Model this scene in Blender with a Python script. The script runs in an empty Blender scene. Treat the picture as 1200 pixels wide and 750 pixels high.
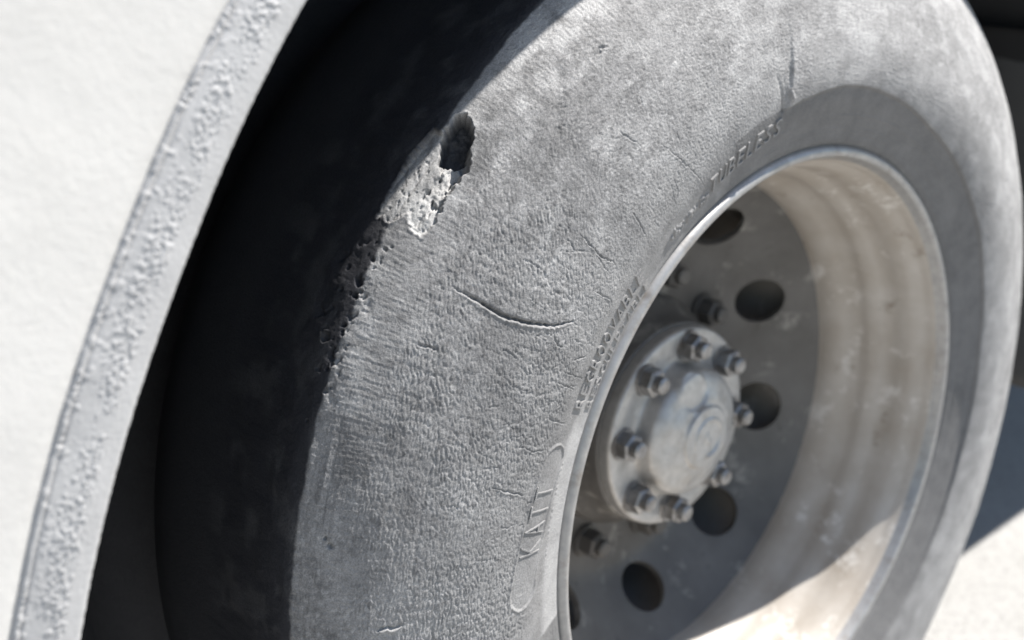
import bpy, bmesh, math
import numpy as np
from mathutils import Matrix, Vector

rad = math.radians
scene = bpy.context.scene
col = scene.collection

# ------------------------------------------------------------------ camera
CAM = Vector((-0.92843, -0.60105, 0.52242))
YAW, PITCH, ROLL = 0.76526, 0.33782, 0.0028
fwd = Vector((math.sin(YAW)*math.cos(PITCH), math.cos(YAW)*math.cos(PITCH), -math.sin(PITCH)))
rgt = Vector((math.cos(YAW), -math.sin(YAW), 0))
upv = rgt.cross(fwd)
r2 = rgt*math.cos(ROLL) + upv*math.sin(ROLL)
u2 = -rgt*math.sin(ROLL) + upv*math.cos(ROLL)
cd = bpy.data.cameras.new('camera')
cam = bpy.data.objects.new('camera', cd)
col.objects.link(cam)
M4 = Matrix((r2, u2, -fwd)).transposed().to_4x4()
M4.translation = CAM
cam.matrix_world = M4
cd.sensor_width = 36.0
cd.lens = 1502.69/1200*36
cd.clip_start = 0.01
cd.clip_end = 2000
cd.dof.use_dof = True
cd.dof.focus_distance = 0.86
cd.dof.aperture_fstop = 5.0
scene.camera = cam

# ------------------------------------------------------------------ light
SUN_DIR = Vector((-0.484, 0.248, -0.839)).normalized()      # direction the light travels
world = bpy.data.worlds.new('World')
scene.world = world
world.use_nodes = True
wn = world.node_tree
wn.nodes.clear()
sky = wn.nodes.new('ShaderNodeTexSky')
sky.sky_type = 'NISHITA'
sky.sun_disc = False
sky.air_density = 1.2
sky.dust_density = 0.6
sky.sun_elevation = math.asin(-SUN_DIR.z)
sky.sun_rotation = math.atan2(-SUN_DIR.x, -SUN_DIR.y)
bgn = wn.nodes.new('ShaderNodeBackground')
bgn.inputs['Strength'].default_value = 0.068
wo = wn.nodes.new('ShaderNodeOutputWorld')
wn.links.new(sky.outputs[0], bgn.inputs[0])
wn.links.new(bgn.outputs[0], wo.inputs[0])
sd = bpy.data.lights.new('sun', 'SUN')
sd.energy = 5.0
sd.angle = rad(0.53)
sd.color = (1.0, 0.96, 0.91)
sun = bpy.data.objects.new('sun', sd)
sun.rotation_euler = SUN_DIR.to_track_quat('-Z', 'Y').to_euler()
col.objects.link(sun)
scene.view_settings.view_transform = 'Standard'
scene.view_settings.look = 'None'
scene.view_settings.gamma = 1.0
scene.view_settings.use_curve_mapping = False
scene.view_settings.exposure = 1.05


# ------------------------------------------------------------------ helpers
def link(o, parent=None):
    col.objects.link(o)
    if parent is not None:
        o.parent = parent
    return o


def empty(name, label, cat, loc=(0, 0, 0)):
    o = bpy.data.objects.new(name, None)
    o.location = loc
    o.empty_display_size = 0.1
    o['label'] = label
    o['category'] = cat
    return link(o)


def mesh_np(name, V, F, mat=None, smooth=True):
    """fast mesh from vertex array and an (n,4) quad array"""
    me = bpy.data.meshes.new(name)
    V = np.ascontiguousarray(V, dtype=np.float32).reshape(-1, 3)
    F = np.ascontiguousarray(F, dtype=np.int32)
    n, k = F.shape
    me.vertices.add(len(V))
    me.vertices.foreach_set('co', V.ravel())
    me.loops.add(n*k)
    me.loops.foreach_set('vertex_index', F.ravel())
    me.polygons.add(n)
    me.polygons.foreach_set('loop_start', np.arange(0, n*k, k, dtype=np.int32))
    me.polygons.foreach_set('loop_total', np.full(n, k, dtype=np.int32))
    me.polygons.foreach_set('use_smooth', np.full(n, smooth, dtype=bool))
    me.update(calc_edges=True)
    me.validate()
    if mat:
        me.materials.append(mat)
    return me


def grid_faces(nr, nc, wrap=False, flip=False):
    i = np.arange(nr-1)[:, None]
    j = np.arange(nc if wrap else nc-1)[None, :]
    j2 = (j+1) % nc
    a = i*nc+j
    b = i*nc+j2
    c = (i+1)*nc+j2
    d = (i+1)*nc+j
    F = np.stack(np.broadcast_arrays(a, b, c, d), -1).reshape(-1, 4)
    return F[:, ::-1] if flip else F


def spline(K, n=None, s=None):
    K = np.asarray(K, float)
    d = np.r_[0, np.cumsum(np.hypot(*np.diff(K, axis=0).T))]
    m = np.gradient(K, d, axis=0)
    if s is None:
        s = np.linspace(0, d[-1], n)
    i = np.clip(np.searchsorted(d, s)-1, 0, len(d)-2)
    h = (d[i+1]-d[i])
    t = ((s-d[i])/h)[:, None]
    h = h[:, None]
    return s, ((2*t**3-3*t**2+1)*K[i]+(t**3-2*t*t+t)*h*m[i]
               + (-2*t**3+3*t*t)*K[i+1]+(t**3-t*t)*h*m[i+1])


def lathe(name, prof, n, mat, parent=None, closed_ends=False):
    """revolve (radius, y) points about the Y axis"""
    prof = np.asarray(prof, float)
    th = np.linspace(0, 2*math.pi, n, endpoint=False)
    V = np.stack([prof[:, 0][:, None]*np.cos(th), np.repeat(prof[:, 1][:, None], n, 1),
                  prof[:, 0][:, None]*np.sin(th)], -1)
    me = mesh_np(name, V, grid_faces(len(prof), n, True), mat)
    o = bpy.data.objects.new(name, me)
    fix_normals(me)
    return link(o, parent)


def fix_normals(me):
    bm = bmesh.new()
    bm.from_mesh(me)
    bmesh.ops.remove_doubles(bm, verts=bm.verts, dist=1e-6)
    bmesh.ops.recalc_face_normals(bm, faces=bm.faces)
    bm.to_mesh(me)
    bm.free()


def bm_obj(name, bm, mat, parent=None, smooth_angle=35):
    me = bpy.data.meshes.new(name)
    bmesh.ops.recalc_face_normals(bm, faces=bm.faces)
    bm.to_mesh(me)
    bm.free()
    me.materials.append(mat)
    me.polygons.foreach_set('use_smooth', np.ones(len(me.polygons), dtype=bool))
    me.set_sharp_from_angle(angle=rad(smooth_angle))
    return link(bpy.data.objects.new(name, me), parent)


# ---- noise in numpy
def _hash(ix, iy, seed):
    h = (ix.astype(np.int64)*374761393 + iy.astype(np.int64)*668265263 + seed*1274126177) & 0xffffffff
    h = ((h ^ (h >> 13))*1274126177) & 0xffffffff
    h = ((h ^ (h >> 16))*2246822519) & 0xffffffff
    return ((h ^ (h >> 15)) & 0xffffff)/float(0xffffff)


def perlin(x, y, seed=0):
    ix = np.floor(x); iy = np.floor(y)
    fx = x-ix; fy = y-iy
    ux = fx*fx*fx*(fx*(fx*6-15)+10); uy = fy*fy*fy*(fy*(fy*6-15)+10)
    out = []
    for dx in (0, 1):
        for dy in (0, 1):
            a = _hash(ix+dx, iy+dy, seed)*2*np.pi
            out.append(np.cos(a)*(fx-dx)+np.sin(a)*(fy-dy))
    a, b, c, d = out
    return 1.5*((a*(1-uy)+b*uy)*(1-ux)+(c*(1-uy)+d*uy)*ux)


def fbm(x, y, seed=0, oct=4, gain=.5):
    s = 0; a = 1
    for k in range(oct):
        s = s + a*perlin(x*2**k, y*2**k, seed+k*17)
        a *= gain
    return s


def worley(x, y, seed=0, jit=.9):
    ix = np.floor(x); iy = np.floor(y)
    f1 = np.full(x.shape, 9.); f2 = np.full(x.shape, 9.)
    for dx in (-1, 0, 1):
        for dy in (-1, 0, 1):
            px = ix+dx+.5+jit*(_hash(ix+dx, iy+dy, seed)-.5)
            py = iy+dy+.5+jit*(_hash(ix+dx, iy+dy, seed+7)-.5)
            d = np.hypot(px-x, py-y)
            m = d < f1
            f2 = np.where(m, f1, np.minimum(f2, d))
            f1 = np.where(m, d, f1)
    return f1, f2


def sstep(a, b, x):
    t = np.clip((x-a)/(b-a), 0, 1)
    return t*t*(3-2*t)


def seg_dist(x, y, pts):
    """distance to a polyline and running parameter 0..1"""
    best = np.full(x.shape, 1e9); par = np.zeros(x.shape); side = np.zeros(x.shape)
    n = len(pts)-1
    for k in range(n):
        ax, ay = pts[k]; bx, by = pts[k+1]
        dx, dy = bx-ax, by-ay
        L = dx*dx+dy*dy
        t = np.clip(((x-ax)*dx+(y-ay)*dy)/L, 0, 1)
        d = np.hypot(x-ax-t*dx, y-ay-t*dy)
        m = d < best
        best = np.where(m, d, best)
        par = np.where(m, (k+t)/n, par)
        side = np.where(m, np.sign((x-ax)*dy-(y-ay)*dx), side)
    return best, par, side


def poly_sd(x, y, pts):
    """signed distance, negative inside"""
    d, _, _ = seg_dist(x, y, list(pts)+[pts[0]])
    inside = np.zeros(x.shape, bool)
    n = len(pts)
    for k in range(n):
        ax, ay = pts[k]; bx, by = pts[(k+1) % n]
        c = ((ay > y) != (by > y)) & (x < (bx-ax)*(y-ay)/(by-ay+1e-12)+ax)
        inside ^= c
    return np.where(inside, -d, d)


# ------------------------------------------------------------------ materials
def mat_new(name):
    m = bpy.data.materials.new(name)
    m.use_nodes = True
    nt = m.node_tree
    b = nt.nodes['Principled BSDF']
    return m, nt, b


def N(nt, t, **kw):
    n = nt.nodes.new(t)
    for k, v in kw.items():
        if k in n.inputs:
            n.inputs[k].default_value = v
        else:
            setattr(n, k, v)
    return n


def noise(nt, scale, detail=4, rough=.55, vec=None):
    n = N(nt, 'ShaderNodeTexNoise', Scale=scale, Detail=detail, Roughness=rough)
    if vec:
        nt.links.new(vec, n.inputs['Vector'])
    return n.outputs['Fac']


def coords(nt):
    return N(nt, 'ShaderNodeTexCoord').outputs['Object']


def ramp(nt, fac, stops):
    r = nt.nodes.new('ShaderNodeValToRGB')
    el = r.color_ramp.elements
    while len(el) < len(stops):
        el.new(.5)
    for e, (p, c) in zip(el, stops):
        e.position = p
        e.color = (c, c, c, 1) if isinstance(c, (int, float)) else (*c, 1)
    nt.links.new(fac, r.inputs[0])
    return r.outputs[0]


def mix(nt, fac, a, b, mode='MIX'):
    n = nt.nodes.new('ShaderNodeMix')
    n.data_type = 'RGBA'
    n.blend_type = mode
    for sock, v in ((n.inputs[0], fac), (n.inputs[6], a), (n.inputs[7], b)):
        if hasattr(v, 'links'):
            nt.links.new(v, sock)
        elif isinstance(v, tuple):
            sock.default_value = (*v, 1)
        else:
            sock.default_value = v
    return n.outputs[2]


def bump(nt, h, dist, strength=1.0, prev=None):
    b = N(nt, 'ShaderNodeBump', Strength=strength, Distance=dist)
    nt.links.new(h, b.inputs['Height'])
    if prev:
        nt.links.new(prev, b.inputs['Normal'])
    return b.outputs[0]


def make_rubber():
    m, nt, b = mat_new('weathered_rubber')
    v = coords(nt)
    at = N(nt, 'ShaderNodeAttribute', attribute_name='wear_shade')
    sep = N(nt, 'ShaderNodeSeparateColor')
    nt.links.new(at.outputs['Color'], sep.inputs[0])
    dust_shade, torn, near_black = sep.outputs
    fine = noise(nt, 900, 3, .7, v)
    mid = noise(nt, 60, 6, .6, v)
    base = mix(nt, ramp(nt, mid, [(.3, 0.0), (.7, 1.0)]), (.15, .149, .150), (.20, .198, .197))
    c = mix(nt, dust_shade, base, (.50, .495, .492))
    c = mix(nt, torn, c, (.52, .515, .505))
    c = mix(nt, near_black, c, (.026, .027, .034))
    c = mix(nt, ramp(nt, fine, [(.3, 0.0), (.72, 1.0)]), mix(nt, .45, c, (0, 0, 0)), c)
    nt.links.new(c, b.inputs['Base Color'])
    b.inputs['Roughness'].default_value = .75
    b.inputs['Specular IOR Level'].default_value = .3
    n1 = bump(nt, noise(nt, 420, 5, .65, v), .0012, .55)
    n2 = bump(nt, noise(nt, 1500, 2, .6, v), .0004, .6, n1)
    nt.links.new(n2, b.inputs['Normal'])
    return m


def make_rim_paint(name='dusty_rim_paint', c0=(.36, .318, .272), c1=(.47, .437, .397), cf=(.60, .57, .53), cdk=(.25, .21, .17)):
    m, nt, b = mat_new(name)
    v = coords(nt)
    a = noise(nt, 14, 6, .6, v)
    s = noise(nt, 45, 8, .7, v)
    c = mix(nt, ramp(nt, a, [(.35, 0.), (.68, 1.)]), c0, c1)
    flk = ramp(nt, noise(nt, 22, 9, .72, v), [(.56, 0.), (.64, 1.)])
    c = mix(nt, flk, c, cf)
    drk = ramp(nt, noise(nt, 30, 7, .7, v), [(.28, 1.), (.40, 0.)])
    c = mix(nt, drk, c, cdk)
    nt.links.new(c, b.inputs['Base Color'])
    b.inputs['Roughness'].default_value = .45
    b.inputs['Specular IOR Level'].default_value = .5
    nt.links.new(bump(nt, s, .0006, .5), b.inputs['Normal'])
    return m


def make_steel(name, c0, c1, metal, rough, dirt=(.12, .105, .09)):
    m, nt, b = mat_new(name)
    v = coords(nt)
    s = noise(nt, 90, 6, .65, v)
    c = mix(nt, ramp(nt, s, [(.35, 0.), (.65, 1.)]), c0, c1)
    d = ramp(nt, noise(nt, 40, 8, .7, v), [(.52, 0.), (.70, 1.)])
    c = mix(nt, d, c, dirt)
    nt.links.new(c, b.inputs['Base Color'])
    b.inputs['Metallic'].default_value = metal
    r = ramp(nt, s, [(.3, rough+.12), (.7, rough-.05)])
    nt.links.new(r, b.inputs['Roughness'])
    nt.links.new(bump(nt, noise(nt, 160, 5, .6, v), .0006, .3), b.inputs['Normal'])
    return m


def make_body_paint():
    m, nt, b = mat_new('white_body_paint')
    v = coords(nt)
    a = noise(nt, 9, 5, .6, v)
    c = mix(nt, ramp(nt, a, [(.3, 0.), (.7, 1.)]), (.53, .519, .498), (.585, .574, .553))
    sp = ramp(nt, noise(nt, 260, 4, .7, v), [(.62, 0.), (.72, 1.)])
    c = mix(nt, sp, c, (.47, .46, .44))
    nt.links.new(c, b.inputs['Base Color'])
    b.inputs['Roughness'].default_value = .5
    n1 = bump(nt, noise(nt, 210, 3, .5, v), .0009, .30)
    n2 = bump(nt, noise(nt, 40, 3, .5, v), .003, .10, n1)
    nt.links.new(n2, b.inputs['Normal'])
    return m


def make_trim_paint():
    m, nt, b = mat_new('grey_white_trim_paint')
    v = coords(nt)
    a = noise(nt, 25, 6, .6, v)
    c = mix(nt, ramp(nt, a, [(.3, 0.), (.7, 1.)]), (.37, .367, .367), (.44, .437, .435))
    nt.links.new(c, b.inputs['Base Color'])
    b.inputs['Roughness'].default_value = .5
    nt.links.new(bump(nt, noise(nt, 300, 3, .5, v), .0006, .4), b.inputs['Normal'])
    return m


def make_plain(name, c, rough=.8, var=.3, scale=20):
    m, nt, b = mat_new(name)
    v = coords(nt)
    d = tuple(x*(1-var) for x in c)
    nt.links.new(mix(nt, noise(nt, scale, 6, .6, v), d, c), b.inputs['Base Color'])
    b.inputs['Roughness'].default_value = rough
    nt.links.new(bump(nt, noise(nt, scale*8, 4, .6, v), .002, .5), b.inputs['Normal'])
    return m


def make_ground():
    m, nt, b = mat_new('pale_concrete_ground')
    v = coords(nt)
    c = mix(nt, noise(nt, 3, 6, .6, v), (.30, .295, .28), (.40, .395, .385))
    g = noise(nt, 120, 5, .7, v)
    c = mix(nt, ramp(nt, g, [(.35, 1.), (.5, 0.)]), c, (.25, .245, .235))
    nt.links.new(c, b.inputs['Base Color'])
    b.inputs['Roughness'].default_value = .9
    nt.links.new(bump(nt, g, .004, .6), b.inputs['Normal'])
    return m


RUBBER = make_rubber()
RIM = make_rim_paint()
DISCM = make_rim_paint('grimy_disc_paint', (.082, .077, .071), (.13, .124, .117), (.25, .24, .22), (.05, .045, .04))
LIPM = make_steel('bare_rim_lip', (.30, .298, .295), (.38, .373, .365), .5, .38, (.24, .22, .20))
HUBM = make_steel('silver_painted_hub', (.40, .395, .385), (.48, .475, .465), .55, .44, (.33, .31, .285))
NUTM = make_steel('worn_steel_nut', (.22, .215, .215), (.38, .375, .37), .8, .40, (.15, .135, .12))
WHITE = make_body_paint()
TRIM = make_trim_paint()
LINER = make_plain('black_wheel_well_lining', (.03, .03, .031), .85)
DARK = make_plain('dirty_brake_drum_iron', (.022, .020, .018), .85)
FLAP = make_plain('grey_rubber_mud_flap', (.13, .126, .12), .75)
GROUND = make_ground()

# ------------------------------------------------------------------ ground
GZ = -0.512
me = mesh_np('ground', [(-60, -60, GZ), (60, -60, GZ), (60, 60, GZ), (-60, 60, GZ)], [[0, 1, 2, 3]], GROUND, False)
g = link(bpy.data.objects.new('ground', me))
g['kind'] = 'structure'

# ------------------------------------------------------------------ body of the vehicle
YP = -0.050                              # plane of the side panel
body = empty('bus_body', 'white painted vehicle body side with a round wheel arch over the worn tyre', 'bus', (0, 0, GZ+.4))


def to_body(o):
    o.location = (0, 0, -(GZ+.4))


def arch_r(th):
    t = np.degrees(th)
    return 0.7105 + .009*np.clip((t-152)/18, 0, 1)**1.3 + .003*np.clip((150-t)/12, 0, 1) + .03*sstep(108, 88, t)


# arch opening runs from th = 26 deg over the top to th = 186 deg
th = np.radians(np.concatenate([np.arange(26, 134, .8), np.arange(134, 174, .05), np.arange(174, 186.1, .5)]))
ri = arch_r(th)
WID = 0.036
# trim cross-section: (outward distance from opening edge, y offset from panel)
tp = np.array([(.0005, .055), (.0, .03), (.0, .004), (.0004, -.0015), (.0018, -.0046), (.004, -.0062)]
              + [(x, -.0062+.0040*((x-.012)/.0185)**1.4 if x > .012 else -.0063) for x in np.linspace(.0055, .0305, 44)]
              + [(.0312, -.0020), (.0318, -.0008), (.0325, -.0006), (.0331, -.0016), (.0339, -.0022), (.0347, -.0020), (.0355, -.0008), (.0360, .0012)])
T, W = np.meshgrid(th, tp[:, 0])
Y = np.repeat(tp[:, 1][:, None], len(th), 1)
arc = T*.75
# lumps of sealant under the paint along the flange
lump = fbm(arc*300, W*420, 3, 4, .7)
band = sstep(.0105, .0150, W+.002*fbm(arc*60, W*0, 12, 2))*sstep(.0300, .0235, W)
blob = sstep(.0, .60, lump*(.6+.6*sstep(-.5, .5, fbm(arc*25, W*40, 13, 2))) + .75*fbm(arc*32, W*55, 11, 3) - .06)
wob = .0003*fbm(arc*30, W*20, 5, 3)*sstep(.004, .008, W)
chip = sstep(.25, .55, fbm(arc*42, W*12+4, 23, 3))*sstep(.0308, .0322, W)
Yt = YP + Y - blob*band*.0007 - .00010*fbm(arc*420, W*520, 15, 3)*sstep(.003, .010, W) - .0006*sstep(.2, .6, fbm(arc*130, W*160, 17, 3))*sstep(.026, .031, W) + wob*.6 - chip*.0012*perlin(arc*500, W*700, 4)
# ragged paint edge at the opening
Wd = W + .00025*perlin(arc*300, arc*0+.3, 9)*(W < .006) + .0005*fbm(arc*55, W*0+2.2, 31, 3)*sstep(.028, .033, W)
Rr = np.interp(T.ravel(), th, ri).reshape(T.shape) + Wd
V = np.stack([Rr*np.cos(T), Yt, Rr*np.sin(T)], -1)
me = mesh_np('arch_trim', V, grid_faces(len(tp), len(th)), TRIM)
fix_normals(me)
o = link(bpy.data.objects.new('arch_trim', me), body)
to_body(o)
o['label'] = 'pale grey painted wheel arch flange with lumps of sealant along it'

# side panel: rays from the trim's outer edge to a rectangle
XL, XR, ZB, ZT = -1.9, 2.6, -.10, 1.55
tt = th
ro = np.interp(tt, th, ri) + WID
cx, cz = np.cos(tt), np.sin(tt)
with np.errstate(divide='ignore'):
    far = np.minimum(np.where(cx > 0, XR/np.maximum(cx, 1e-9), XL/np.minimum(cx, -1e-9)),
                     np.where(cz > 0, ZT/np.maximum(cz, 1e-9), ZB/np.minimum(cz, -1e-9)))
far = np.maximum(far, ro+.02)
far = np.where(np.degrees(tt) > 90, far, np.minimum(far, 2.6/np.maximum(cx, .05)))
fr = np.r_[0, .002, .006, .012, np.linspace(.02, .16, 24), np.linspace(.2, 1, 10)]
Rg = ro[None, :] + (far-ro)[None, :]*fr[:, None]
Tg = np.repeat(tt[None, :], len(fr), 0)
d = Rg-ro[None, :]
wav = .0008*fbm(Rg*np.cos(Tg)*9, Rg*np.sin(Tg)*9, 41, 3)*sstep(0, .05, d)
V = np.stack([Rg*np.cos(Tg), YP + .0008 + wav - .0012*sstep(0.0, .004, d), Rg*np.sin(Tg)], -1)
me = mesh_np('side_panel', V, grid_faces(len(fr), len(tt)), WHITE)
fix_normals(me)
to_body(link(bpy.data.objects.new('side_panel', me), body))

# wheel-well lining: follows the opening inwards, closed at the back
tl = np.radians(np.arange(17, 196.1, 1.0))
rl = arch_r(tl) + .012
yl = np.array([YP+.010, .0, .12, .25, .40, .62, .625, .625])
sc = np.array([1, 1, 1, 1, 1, 1, .97, .02])
V = np.stack([rl[None]*sc[:, None]*np.cos(tl), np.repeat(yl[:, None], len(tl), 1), rl[None]*sc[:, None]*np.sin(tl)], -1)
me = mesh_np('wheel_well_lining', V, grid_faces(len(yl), len(tl)), LINER)
to_body(link(bpy.data.objects.new('wheel_well_lining', me), body))

# mud flap hanging behind the wheel
fy = np.linspace(-.03, .55, 30)
fzv = np.linspace(.335, -.143, 26)
FY, FZ = np.meshgrid(fy, fzv)
FX = .70 + .006*fbm(FY*6, FZ*6, 201, 3)
Vf = np.stack([FX, FY, FZ], -1)
Vb = Vf + np.array([.008, 0, 0])
nv = Vf.shape[0]*Vf.shape[1]
Fq = grid_faces(*Vf.shape[:2])
ring_ = np.r_[np.arange(0, 30), np.arange(1, 26)*30+29, 25*30+np.arange(28, -1, -1), np.arange(24, 0, -1)*30]
side_ = np.stack([ring_, np.roll(ring_, -1), np.roll(ring_, -1)+nv, ring_+nv], -1)
me = mesh_np('mud_flap', np.concatenate([Vf.reshape(-1, 3), Vb.reshape(-1, 3)]), np.concatenate([Fq, Fq[:, ::-1]+nv, side_]), FLAP)
fix_normals(me)
to_body(link(bpy.data.objects.new('mud_flap', me), body))
# unseen floor and far wall of the body, added to block sky light
bm = bmesh.new()
for x0, x1 in ((XL, -.775),):
    vs = [bm.verts.new(c) for c in ((x0, YP+.004, .0), (x1, YP+.004, .0), (x1, 2.2, .0), (x0, 2.2, .0))]
    bm.faces.new(vs)
vs = [bm.verts.new(c) for c in ((.66, YP+.006, .335), (XR, YP+.006, .335), (XR, .64, .335), (.66, .64, .335))]
bm.faces.new(vs)
vs = [bm.verts.new(c) for c in ((XL, .64, .32), (XR, .64, .32), (XR, 2.2, .32), (XL, 2.2, .32))]
bm.faces.new(vs)
vs = [bm.verts.new(c) for c in ((XL, 2.2, .32), (XR, 2.2, .32), (XR, 2.2, -.3), (XL, 2.2, -.3))]  # far wall added to darken the ground under the body
bm.faces.new(vs)
to_body(bm_obj('underside_blocker', bm, LINER, body))

# ------------------------------------------------------------------ wheel
wheel = empty('truck_wheel', 'dusty dual truck wheel with deep dished rim under the white wheel arch', 'wheel', (0, 0.12, GZ))


def to_wheel(o):
    o.location = (0, -0.12, -GZ)


TK = [(.2940, .018), (.2985, .004), (.303, .0000), (.312, -.0037), (.330, -.0110), (.345, -.0165), (.360, -.0193),
      (.385, -.0200), (.415, -.0155), (.44, -.0080), (.462, .0015), (.478, .0105), (.494, .0225), (.506, .034),
      (.5145, .0455), (.5180, .0525), (.5197, .060), (.5207, .072), (.521, .10), (.521, .13)]
SL = 0.34179
tht = np.radians(np.concatenate([np.arange(-180+5, -40, 2.0), np.arange(-40, 40, .5), np.arange(40, 96, .3),
                                 np.arange(96, 181.0, .085), np.arange(181.0, 185, .5)]))
s1 = np.concatenate([np.arange(0, .02, .0014), np.arange(.02, .270, .00060), np.arange(.2706, .292, .0010), np.arange(.293, SL, .006)])
_, C = spline(TK, s=s1)
dC = np.gradient(C, s1, axis=0)
dC /= np.hypot(dC[:, 0], dC[:, 1])[:, None]
nr_, ny_ = dC[:, 1], -dC[:, 0]            # normal (outboard) in the (r, y) plane: outboard is -y, outward is +r
S, TH = np.meshgrid(s1, tht, indexing='ij')
Rm = np.repeat(C[:, 0][:, None], len(tht), 1)
TD = np.degrees(TH)
U = TH*.45                                  # metres along the tyre
near = sstep(90, 100, TD)*sstep(187, 182, TD)

# --- leathery ozone wrinkles
wx = .0022*fbm(U*70, S*70, 1, 3)
wy = .0022*fbm(U*70+9, S*70+3, 2, 3)
tn = np.clip(175-TD, -8, 45)
cross = S - .36*.45*rad(1)*tn*tn/56.0       # crests lean away from the circumference higher up
f1, f2 = worley((U+wx*.8)/.0078, (cross+wy*.7)/.0026, 5)
peb = sstep(.0, .42, f2-f1)
rid = np.abs(perlin((U+wx)/.0100, (cross+wy)/.0031, 8))
rid = sstep(0, .35, rid)
f1b, f2b = worley((U+wx)/.0040, (S+wy)/.0021, 15)
peb2 = sstep(0, .4, f2b-f1b)
zone = sstep(.066, .088, S+.006*fbm(U*18, S*18, 17, 2))*sstep(.240, .200, S)
zone *= .42+.58*sstep(118, 146, TD+12*fbm(U*6, S*6, 4, 2))
patch = .50+.50*sstep(-.45, .35, fbm(U*14, S*14, 6, 3))
H = zone*patch*(.00046*peb+.00042*rid) + .00014*zone*peb2
fz = sstep(.04, .07, S)*sstep(.29, .255, S)
H += fz*(.00013+.00012*sstep(150, 120, TD))*fbm(U*420, S*620, 21, 3)
# radial brushed streaks of the scuffed shoulder
shz = sstep(.190, .220, S)*sstep(.268, .256, S)
H += shz*.00018*fbm(U*520, S*70, 27, 3)
H += .0005*fbm(U*12, S*12, 33, 3)*fz
# circumferential scuffs and ribs on the shoulder
cz_ = sstep(152, 164, TD)
for s0, wdt, hh in ((.2455, .0014, .0006), (.2415, .0009, -.0006), (.2340, .0011, .0004), (.2225, .0020, .0005),
                    (.2030, .0016, .0007), (.1920, .0012, -.0007), (.1750, .0014, -.0006), (.1580, .0012, -.0005)):
    sw = s0 + .0022*fbm(U*16, S*0+s0*90, 51, 3) + .0012*fbm(U*60, S*60, 52, 2)
    H += .7*cz_*hh*np.exp(-((S-sw)/wdt)**2)*sstep(-.8, .8, fbm(U*25+S*30, S*40+s0*333, 53, 2))
H += sstep(.228, .238, S)*sstep(.262, .256, S)*sstep(158, 166, TD)*.0002*fbm(U*40, S*520, 55, 3)
# a rib left standing along the very edge of the shoulder
H += .0008*np.exp(-((S-.2565-.002*fbm(U*11, S*0, 57, 3))/.0030)**2)*sstep(128, 150, TD)*sstep(-.3, .3, fbm(U*60, S*0, 58, 3))


def pt(a, s):
    return (rad(a)*.45, s)


cwx = .0011*fbm(U*190, S*190, 301, 3)
cwy = .0011*fbm(U*190+7, S*190+5, 302, 3)
cmod = .55+.45*sstep(-.4, .3, fbm(U*230, S*230, 303, 2))


def crack(pts, depth, width, lip, rough=1.0):
    an = [q[0] for q in pts]
    j0, j1 = np.searchsorted(tht, [rad(min(an)-1.2), rad(max(an)+1.2)])
    sl = (slice(None), slice(j0, j1))
    d, t, sd_ = seg_dist(U[sl] + cwx[sl]*rough, S[sl] + cwy[sl]*rough, [pt(*q) for q in pts])
    taper = np.clip(np.minimum(t, 1-t)*4, 0, 1)**.8
    w = width*(.45+.55*taper)*(.6+.4*cmod[sl])
    H[sl] += -depth*taper*cmod[sl]*np.exp(-(d/w)**2) + lip*taper*np.exp(-((d-2.0*w)/(1.2*w))**2)*(sd_ < 0)


crack([(146.62, .2034), (146.75, .1836), (147.0, .1616), (146.62, .1411), (145.65, .1199), (144.0, .1020)], .0046, .0013, .0008, .4)
crack([(146.2, .118), (147.3, .110), (147.0, .100)], .0013, .0007, .0003)
crack([(151.84, .2117), (151.65, .1938)], .0015, .0007, .0003)
crack([(162.68, .1288), (163.2, .11), (163.64, .0938)], .0016, .0007, .0004)
crack([(136.6, .1384), (136.9, .112), (136.17, .0897)], .0014, .0006, .0002)
crack([(176.0, .2000), (175.9, .190), (175.8, .1801)], .0026, .0012, .0014)
crack([(123.6, .1288), (121.0, .088), (118.2, .050)], .0009, .0006, .0002)
crack([(130.75, .1103), (130.95, .0781)], .0010, .0006, .0002)
crack([(148.2, .0897), (146.6, .0720)], .0014, .0006, .0003)
crack([(149.6, .096), (149.3, .064)], .0010, .0006, .0002)
crack([(150.8, .101), (151.0, .068)], .0009, .0005, .0002)
crack([(154.8, .095), (155.2, .066)], .0010, .0006, .0002)
crack([(140.2, .100), (139.6, .072)], .0012, .0006, .0003)
crack([(137.6, .148), (138.2, .133), (137.4, .120)], .0008, .0006, .0001)
crack([(158.2, .116), (158.7, .096), (158.4, .084)], .0010, .0006, .0003)
crack([(126.4, .157), (125.4, .135)], .0011, .0006, .0003)
crack([(87.0, .138), (86.5, .108)], .0010, .0010, .0002)
# the sharp bent scrape near the top of the shoulder
crack([(121.0, .2050), (122.6, .2050), (124.2, .2056)], .0013, .0009, .0002, 1.6)
d, t, _ = seg_dist(U, S, [pt(126.6, .216), pt(128.6, .203), pt(130.6, .194)])
H -= .0010*np.exp(-(d/.005)**2)

rngc = np.random.RandomState(4)
for k in range(34):
    a = rngc.uniform(120, 172)
    s0 = rngc.uniform(.062, .15)
    L = rngc.uniform(.010, .026)
    da = rngc.uniform(-1.0, .6)
    crack([(a, s0+L), (a+da*.4+rngc.uniform(-.2, .2), s0+L*.5), (a+da, s0)], rngc.uniform(.0004, .0009), .0005, .0001)

# --- embossed cartouche: outline of a stadium
axis = [pt(160.2, .0660), pt(175.6, .0800)]
qq = .352/.45
d, t, _ = seg_dist(U*qq, S, [(a*qq, b) for a, b in axis])
inside = sstep(.0160, .0148, d)
H = H*(1-.75*inside)
H += .0011*np.exp(-((d-.0150)/.0010)**2)*(.35+.65*sstep(-.5, .1, fbm(U*60, S*60, 61, 2)))
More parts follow.
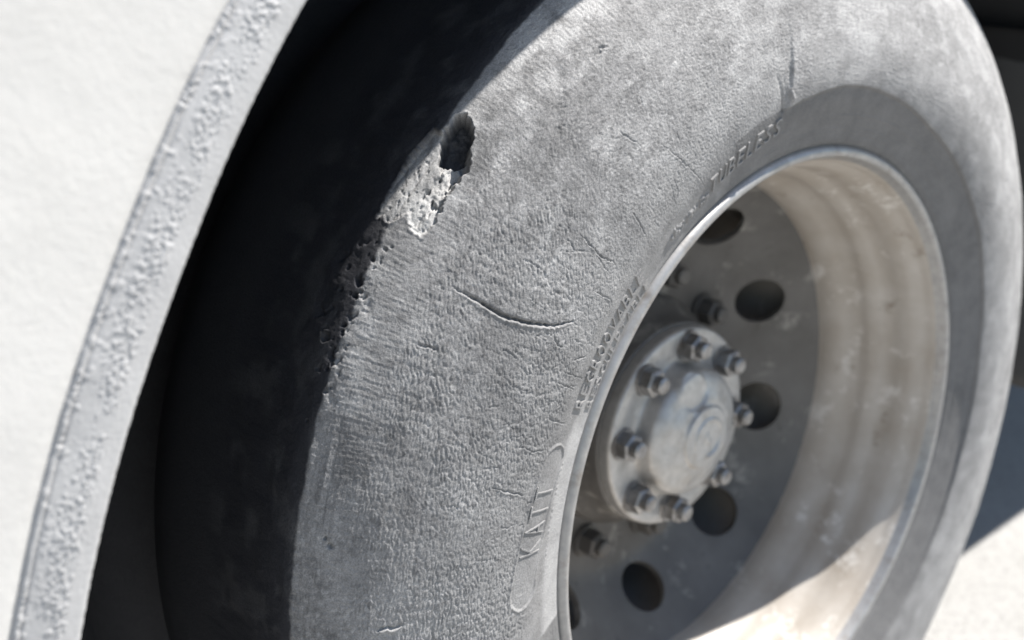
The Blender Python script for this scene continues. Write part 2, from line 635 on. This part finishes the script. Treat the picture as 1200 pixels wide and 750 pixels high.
# row of vent dots beside it
for k in range(19):
    a = 160.4+k*.78+.12*math.sin(k*5.1)
    dd = np.hypot((TD-a)*rad(1)*.333, S-(.0475+.0006*math.sin(k*2.3)))
    H += .0008*(.6+.4*math.sin(k*1.7))*np.exp(-(dd/.0011)**2)
# unreadable worn remains of a line of moulded marks between the two words
for k in range(9):
    a = 126.4-k*1.02
    dd = np.maximum(np.abs((TD-a)*rad(1)*.325)-.0010*(1+k % 3), np.abs(S-.0410-.0012*(k % 2))-.0016*(1+(k*2) % 3))
    H += .0015*sstep(.0010, 0, dd)*sstep(-.6, 0, fbm(U*200, S*200, 63, 2))

# --- step of the scuffed sidewall above the bead, starting at a notch
edge = np.interp(TD, [-30, -13, 8, 29, 60, 88, 101], [.055, .0562, .0589, .0637, .0640, .0760, .0719])
edge = edge + .0008*fbm(U*9, S*0, 71, 2)
stp = sstep(-.0030, .0012, S-edge)*sstep(101.4, 100.8, TD+(S-.0719)*30)*sstep(-60, -25, TD)
H += stp*.0024*sstep(.150, .09, S)
d, t, _ = seg_dist(U, S, [pt(101.7, .0700), pt(102.2, .086), pt(103.0, .103)])
H -= .0020*np.exp(-(d/.0020)**2)*(1-.85*t)
d, t, _ = seg_dist(U, S, [pt(100.2, .078), pt(100.9, .088), pt(101.2, .100)])
H += .0022*np.exp(-(d/.0022)**2)*(1-t)

# fine concentric ribs above the bead
for s0, hh in ((.0300, .0005), (.0335, .0004), (.0460, .00045)):
    H += hh*np.exp(-((S-s0)/.0008)**2)*sstep(112, 104, TD)*sstep(-.6, .2, fbm(U*20, S*20+s0*99, 73, 2))
# --- chipped shoulder: scattered pits of many sizes
rngp = np.random.RandomState(12)
chips = [(148.9, .2625, .0024), (150.1, .2600, .0022), (152.4, .2595, .0023), (154.5, .2615, .0020), (168.9, .2343, .0026), (168.3, .2380, .0020)]
for k in range(46):
    a_ = rngp.normal(151.2, 3.2)
    chips.append((a_, .2585+rngp.normal(0, .0042)+.0008*(a_-151)*.3, rngp.uniform(.0005, .0017)))
for k, (a, s0, rr) in enumerate(chips):
    j0, j1 = np.searchsorted(tht, [rad(a-1), rad(a+1)])
    sl = (slice(None), slice(j0, j1))
    dd = np.hypot((TD[sl]-a)*rad(1)*.515*(.6+.5*(k % 3)/2), S[sl]-s0)+.0009*fbm(U[sl]*420, S[sl]*420, 80+k, 2)
    H[sl] -= min(.0030, .0013*(rr/.001))*sstep(rr, rr*.3, dd)
H -= sstep(.25, .7, fbm(U*85, S*85, 91, 3))*.0022*sstep(.243, .255, S)*sstep(.29, .275, S)*sstep(144, 149, TD)*sstep(160, 154, TD)

# scuffs and cuts across the crown
H += sstep(.262, .27, S)*.0007*fbm(U*60, S*40, 171, 4)
# --- torn gash with a deep hole
hole = [pt(134.0, .2500), pt(134.3, .2450), pt(135.2, .2395), pt(136.3, .2345), pt(137.2, .2315), pt(138.0, .2370), pt(138.4, .2470), pt(137.4, .2535), pt(135.8, .2565), pt(134.6, .2550)]
torn = [pt(136.6, .2310), pt(138.1, .2290), pt(140.8, .2325), pt(142.6, .2300), pt(144.2, .2352), pt(143.9, .2440), pt(143.0, .2495),
        pt(144.2, .2580), pt(144.0, .2700), pt(140.0, .2690), pt(136.2, .2640), pt(136.2, .2540)]
rag = .0012*fbm(U*260, S*260, 101, 4)+.0016*fbm(U*90, S*90, 102, 2)
dh = poly_sd(U, S, hole)+rag*1.1
dt = poly_sd(U, S, torn)+rag
mh = sstep(.0006, -.0010, dh)
mt = sstep(.0008, -.0012, dt)
plane = sstep(.2435, .2475, S+.002*fbm(U*120, S*120, 104, 2))     # smoother flap towards the tread
slope = sstep(137.0, 144.3, TD)            # the tear climbs back to the surface away from the hole
low = sstep(141.2, 142.6, TD)*sstep(.252, .246, S)
fib = fbm(U*420+S*160, S*120, 25, 3)
fl = fbm(U*95+S*60, S*130, 111, 4)*2.6
shred = .0011*(np.floor(fl)+sstep(.55, .95, fl-np.floor(fl)))/1.6+.0003*fib+.00025*fbm(U*500, S*500, 113, 2)
shred = shred*(1-.70*plane)*(1-.4*low)-.0008*plane*np.exp(-((S-.2545-.10*(TD-140)*rad(1)*.45)/.0008)**2)
deep = -(.0085-.0045*plane)*(1-slope)**1.2-.0012
pit = sstep(.38, .60, fbm(U*120+S*80+3, S*230, 121, 3))*.0040*sstep(.248, .2435, S)*sstep(136.5, 138, TD)*(1-.75*low)
pit += sstep(.42, .60, fbm(U*210+1, S*260, 123, 3))*.0010*plane*sstep(137, 138.5, TD)
Hg = deep+shred-pit
H = np.where(mt > 0, H*(1-mt)+Hg*mt, H)
Hh = -.020+.0022*fbm(U*140, S*90, 131, 3)
H = H*(1-mh)+Hh*mh
lipw = np.exp(-(np.minimum(np.abs(dh), np.abs(dt))/.0016)**2)*(1-np.maximum(mh, mt))
H += lipw*.0005

# --- tyre tone: dusting with painted sun and shade, torn rubber, black tread
big = fbm(U*7, S*9, 141, 4)
sm = fbm(U*45, S*45, 143, 4)
dust_shade = .37+.20*big+.16*sm
dust_shade += .26*np.exp(-((S-.231-.006*big)/.016)**2)*(.5+sm)*sstep(165, 150, TD)
dust_shade += .40*sstep(.210, .240, S)*sstep(.267, .255, S)*sstep(140, 128, TD)*(.6+.6*sm)
dust_shade += .20*sstep(.1, .7, fbm(U*14+5, S*40, 147, 5))*sstep(125, 105, TD)
dust_shade += .16*sstep(.066, .10, S)*sstep(125, 100, TD)
smooth_patch = sstep(.10, .5, fbm(U*20+2, S*26, 151, 3))*np.exp(-((S-.227)/.014)**2)
speck = sstep(.15, .6, fbm(U*240, S*240, 149, 3))
dust_shade += .30*speck*sstep(.085, .12, S)*sstep(-.3, .4, fbm(U*18, S*18, 153, 3)+.35*sstep(150, 125, TD))
dust_shade += .24*sstep(.08, .6, fbm(U*26+S*40+8, S*60-U*20, 155, 5))*sstep(.08, .12, S)*sstep(152, 128, TD)
dust_shade -= .20*sstep(.1, .6, fbm(U*180+4, S*180, 157, 3))*sstep(.085, .12, S)
dust_shade += .55*np.exp(-((S-.243)/.010)**2)*sstep(147, 151, TD)*sstep(162, 156, TD)*sstep(-.3, .4, fbm(U*40, S*40, 159, 3))
dust_shade -= .30*smooth_patch
dust_shade += .42*sstep(.056, .042, S)*sstep(146, 158, TD)  # lighter tone painted where the bead faces the sun
dust_shade -= .26*sstep(.006, -.006, S-edge)*sstep(104, 98, TD)*(S > .02)  # shade painted into the bead band turned from the sun, here and below
dust_shade = np.where((S < edge) & (TD < 112), .05+.22*(dust_shade-.16), dust_shade)
dust_shade = np.clip(dust_shade, 0.02, 1)*sstep(.264, .256, S)
tornc = np.clip(mt*(1-mh)*(.45+.5*low+.25*(1-plane)+.35*sm), 0, 1)
tedge = .2575+.0015*fbm(U*50, S*0, 161, 3)
near_black = np.clip(sstep(-.0008, .0016, S-tedge)*(1-mt*.9)*(.90-.22*sstep(.0, .6, fbm(U*30, S*45, 163, 4)))+mh*.8, 0, 1)  # near-black past the tread edge and in the hole

# crown and far sidewall, coarse, with circumferential grooves
tail = [(.5212, .148), (.521, .170), (.5205, .192),
        (.519, .208), (.513, .236), (.494, .262), (.46, .280), (.415, .290), (.37, .284), (.33, .270), (.300, .258), (.296, .24)]
tail = np.array(tail)
Rt = np.vstack([Rm + H*nr_[:, None], np.repeat(tail[:, 0][:, None], len(tht), 1)])
Yt = np.vstack([C[:, 1][:, None] + H*ny_[:, None], np.repeat(tail[:, 1][:, None], len(tht), 1)])
TT = np.vstack([TH, np.repeat(tht[None], len(tail), 0)])
V = np.stack([Rt*np.cos(TT), Yt, Rt*np.sin(TT)], -1)
# flat of the contact patch
V[..., 2] = np.maximum(V[..., 2], GZ+.001)
me = mesh_np('tyre', V, grid_faces(len(Rt), len(tht), True), RUBBER)
ca = me.color_attributes.new('wear_shade', 'FLOAT_COLOR', 'POINT')
colr = np.ones((len(Rt), len(tht), 4), np.float32)
n0 = len(s1)
colr[:n0, :, 0] = dust_shade
colr[:n0, :, 1] = tornc
colr[:n0, :, 2] = near_black
colr[n0:, :, 0] = .05
colr[n0:, :, 1] = 0
colr[n0:, :, 2] = .85
ca.data.foreach_set('color', colr.ravel())
tyre = link(bpy.data.objects.new('tyre', me), wheel)
to_wheel(tyre)
tyre['label'] = 'dusty grey worn tyre with a torn gash on its shoulder and cracked sidewall'


def surf(theta, r):
    """point of the sidewall and its normal for a given angle and radius"""
    k = np.interp(r, C[:, 0][:int(np.argmax(C[:, 0] > .50))], np.arange(int(np.argmax(C[:, 0] > .50))))
    k0 = int(k)
    f = k-k0
    y = C[k0, 1]*(1-f)+C[min(k0+1, len(C)-1), 1]*f
    return y, nr_[k0], ny_[k0]


def font_mesh(ch, off):
    cu = bpy.data.curves.new('t', 'FONT')
    cu.body = ch
    cu.size = 1.0
    cu.extrude = .5
    cu.resolution_u = 3
    cu.offset = off
    ob = bpy.data.objects.new('t', cu)
    col.objects.link(ob)
    dg = bpy.context.evaluated_depsgraph_get()
    m = bpy.data.meshes.new_from_object(ob.evaluated_get(dg))
    bpy.data.objects.remove(ob)
    bpy.data.curves.remove(cu)
    return m


def letters(text, a0, a1, rb, rtop, h, mat, squash=.74, taper=0.0, off=-.004):
    """raised letters following the sidewall clockwise, tops pointing away from the hub"""
    n = len(text)
    step = (a1-a0)/n
    for k, ch in enumerate(text):
        if ch == ' ':
            continue
        m = font_mesh(ch, off)
        bm = bmesh.new()
        bm.from_mesh(m)
        bpy.data.meshes.remove(m)
        bmesh.ops.subdivide_edges(bm, edges=[e for e in bm.edges if e.calc_length() > .3], cuts=1)
        xs = [v.co.x for v in bm.verts]
        ys = [v.co.y for v in bm.verts]
        x0, x1, y0, y1 = min(xs), max(xs), min(ys), max(ys)
        wfull = squash
        fac = wfull if (x1-x0) > .25 else .28
        ac = a0+step*(k+.5)
        rb_k = rb + taper*(k+.5)/n
        for v in bm.verts:
            fx = ((v.co.x-x0)/(x1-x0)-.5)*fac
            fy = (v.co.y-y0)/(y1-y0)
            a = ac+step*fx
            r = rb_k+(rtop-rb)*fy
            y, nr0, ny0 = surf(rad(a), r)
            top = v.co.z > 0
            hz = h if top else -.0015
            if top:      # worn, drafted edges
                a = ac+step*fx*.97
            r2_ = r+nr0*hz
            y2 = y+ny0*hz
            v.co = (r2_*math.cos(rad(a)), y2, r2_*math.sin(rad(a)))
        ob = bm_obj('letter', bm, mat, tyre, 30)
        ca_ = ob.data.color_attributes.new('wear_shade', 'FLOAT_COLOR', 'POINT')
        cc = np.tile(np.array([.42, 0, 0, 1], np.float32), len(ob.data.vertices))
        ca_.data.foreach_set('color', cc)


letters('REGROOVABLE', 153.2, 133.4, .3240, .3405, .0014, RUBBER)
letters('RESCULPTABLE', 152.8, 132.6, .3062, .3160, .0011, RUBBER)
letters('TUBELESS', 117.6, 101.3, .3215, .3370, .0015, RUBBER, .74, .008)
letters('KATT', 171.6, 162.4, .3440, .3680, .0011, RUBBER, .66, -.008, -.022)

# inner tyre of the pair
itk = [(.30, 0), (.33, -.012), (.38, -.02), (.43, -.016), (.48, .008), (.508, .036), (.518, .06), (.521, .10), (.521, .18),
       (.518, .22), (.49, .262), (.44, .288), (.38, .29), (.33, .27), (.30, .255)]
_, ip = spline(itk, n=60)
ip[:, 1] += .325
it = lathe('inner_tyre', ip, 160, RUBBER, wheel)
to_wheel(it)
vv = np.empty(len(it.data.vertices)*3, np.float32)
it.data.vertices.foreach_get('co', vv)
vv[2::3] = np.maximum(vv[2::3], GZ+.001)
it.data.vertices.foreach_set('co', vv)
ca = it.data.color_attributes.new('wear_shade', 'FLOAT_COLOR', 'POINT')
ca.data.foreach_set('color', np.tile(np.array([.05, 0, .8, 1], np.float32), len(it.data.vertices)))

# ---- rim
rp = [(.2950, .018), (.2985, .010), (.3000, .0065), (.2996, .0040), (.2982, .0012), (.2958, -.0012), (.2930, -.0022),
      (.2905, -.0012), (.2880, .004), (.2845, .012), (.2825, .019), (.2795, .024), (.2765, .030), (.2745, .040), (.2735, .052),
      (.2715, .060), (.2680, .066), (.2650, .074), (.2635, .086), (.2600, .096), (.2555, .105), (.2525, .114), (.2512, .122),
      (.2515, .130), (.2530, .15), (.2530, .30)]
_, rc = spline(rp, n=150)
cutk = int(np.argmax(rc[:, 1] > .0135)) if rc[0, 1] < .0135 else int(np.where((rc[:, 1] > .006) & (rc[:, 0] < .2865))[0][0])
rimo = lathe('rim', rc[cutk:], 260, RIM, wheel)
to_wheel(rimo)
lip = lathe('rim_lip', rc[:cutk+1], 260, LIPM, wheel)
to_wheel(lip)

# ---- dished disc with ten hand holes
dk = [(.2535, .1285), (.2500, .1325), (.2440, .1395), (.2340, .1500), (.2220, .1615), (.2094, .1730), (.1980, .1830), (.1890, .1900), (.1790, .1955), (.168, .1980), (.10, .1985)]
_, dp = spline(dk, n=46)
back = dp[::-1].copy()
back[:, 1] += .010
prof = np.vstack([dp, back, dp[:1]])
disc = lathe('wheel_disc', prof, 240, DISCM)
NH, HR, PH = 10, .2094, 0.3773
bm = bmesh.new()
for k in range(NH):
    a = PH-k*2*math.pi/NH
    n_ = Vector((-math.cos(a)*.66, -.75, -math.sin(a)*.66))
    q = n_.to_track_quat('Z', 'Y').to_matrix().to_4x4()
    q.translation = (HR*math.cos(a), .176, HR*math.sin(a))
    bmesh.ops.create_cone(bm, cap_ends=True, segments=40, radius1=.0280, radius2=.0280, depth=.06, matrix=q)
cut = bm_obj('cutter', bm, RIM)
md = disc.modifiers.new('b', 'BOOLEAN')
md.object = cut
md.operation = 'DIFFERENCE'
md.solver = 'EXACT'
dg = bpy.context.evaluated_depsgraph_get()
nm = bpy.data.meshes.new_from_object(disc.evaluated_get(dg))
disc.modifiers.clear()
disc.data = nm
nm.polygons.foreach_set('use_smooth', np.ones(len(nm.polygons), dtype=bool))
nm.set_sharp_from_angle(angle=rad(38))
bpy.data.objects.remove(cut)
disc.parent = wheel
to_wheel(disc)
# rolled edge of each hand hole and the ten wheel nuts belong to the disc


def hex_nut(bm, q, rn, hn, rw, hw, rs, hs):
    """washer, hexagon and stud end along +Z of matrix q"""
    def cone(r1, r2_, z0, z1, seg):
        mt_ = q @ Matrix.Translation((0, 0, (z0+z1)/2))
        return bmesh.ops.create_cone(bm, cap_ends=True, segments=seg, radius1=r1, radius2=r2_, depth=z1-z0, matrix=mt_)
    cone(rw, rw*.94, 0, hw, 28)
    cone(rn, rn, hw, hw+hn*.86, 6)
    cone(rn*.985, rn*.82, hw+hn*.86, hw+hn, 6)
    cone(rs, rs, hw+hn, hw+hn+hs*.8, 18)
    cone(rs, rs*.72, hw+hn+hs*.8, hw+hn+hs, 18)


def nut_at(name, r, a, y, args, mat, parent, twist=0.0):
    bm = bmesh.new()
    q = Matrix(((1, 0, 0), (0, 0, -1), (0, 1, 0))).to_4x4() @ Matrix.Rotation(twist, 4, 'Z')
    q.translation = (r*math.cos(a), y, r*math.sin(a))
    hex_nut(bm, q, *args)
    return bm_obj(name, bm, mat, parent, 25)


for k in range(10):
    nut_at('wheel_nut', .145, rad(68)-k*2*math.pi/10, .1985, (.0150, .018, .018, .004, .009, .008), DISCM, disc, k*.37)

# ---- hub barrel, flange and domed cover
hp = [(.122, .21), (.122, .185), (.119, .178), (.112, .172), (.1070, .160), (.1055, .152), (.1050, .1425), (.1042, .1405), (.1020, .1400), (.090, .1400)]
to_wheel(lathe('hub', hp, 96, DISCM, wheel))
hub = [o for o in wheel.children if o.name == 'hub'][0]
fp = [(.095, .147), (.1005, .144), (.1020, .141), (.1025, .134), (.1020, .1285), (.1005, .1264), (.098, .1258), (.072, .1256), (.0695, .1245),
      (.0675, .1210), (.0660, .1150), (.0640, .1085), (.0590, .1035), (.0480, .0985), (.0380, .0945), (.0325, .0930), (.0312, .0905), (.0280, .0898), (.010, .0895), (.0002, .0895)]
fp = np.array(fp)
nseg = 160
tf = np.linspace(0, 2*math.pi, nseg, endpoint=False)
_, fs = spline(fp, n=110)
Rf = np.repeat(fs[:, 0][:, None], nseg, 1)
Yf = np.repeat(fs[:, 1][:, None], nseg, 1)
Tf = np.repeat(tf[None], len(fs), 0)
xx, zz = Rf*np.cos(Tf), Rf*np.sin(Tf)
# soft flats cast between the studs, a boss and cast lumps
Yf = Yf + sstep(.066, .05, Rf)*sstep(.03, .045, Rf)*.0009*np.cos(8*Tf+.4)
db = np.hypot(xx-.052*math.cos(rad(104)), zz-.052*math.sin(rad(104)))
Yf = Yf*(1-sstep(.021, .017, db)*.75) + .0995*sstep(.021, .017, db)*.75
Yf += .00025*fbm(xx*90, zz*90, 7, 3)*sstep(.104, .098, Rf)
# embossed broken ring with a small mark inside
ring = np.exp(-((Rf-.0195)/.0016)**2)*np.where(np.cos(Tf-rad(235)) > .82, 0, 1)
Yf -= .0030*ring
mk = np.exp(-(np.hypot(xx+.002, (zz-.001)*.6)/.0032)**2)+np.exp(-(np.hypot((xx-.002)*.6, zz+.004)/.0024)**2)
Yf -= .0022*mk
me = mesh_np('axle_flange', np.stack([xx, Yf, zz], -1), grid_faces(len(fs), nseg, True), HUBM)
fix_normals(me)
flange = link(bpy.data.objects.new('axle_flange', me), wheel)
to_wheel(flange)
flange['label'] = 'silver domed axle flange with eight studs and a broken ring mark'
for k in range(8):
    a = 1.47177-k*math.pi/4
    nut_at('flange_nut', .0847, a, .1262, (.0142, .0130, .0165, .0030, .0085, .0090), NUTM, flange, k*.53)

# brake drum behind the disc
to_wheel(lathe('brake_drum', [(.05, .215), (.19, .215), (.197, .222), (.200, .235), (.200, .42), (.05, .42)], 96, DARK, wheel))
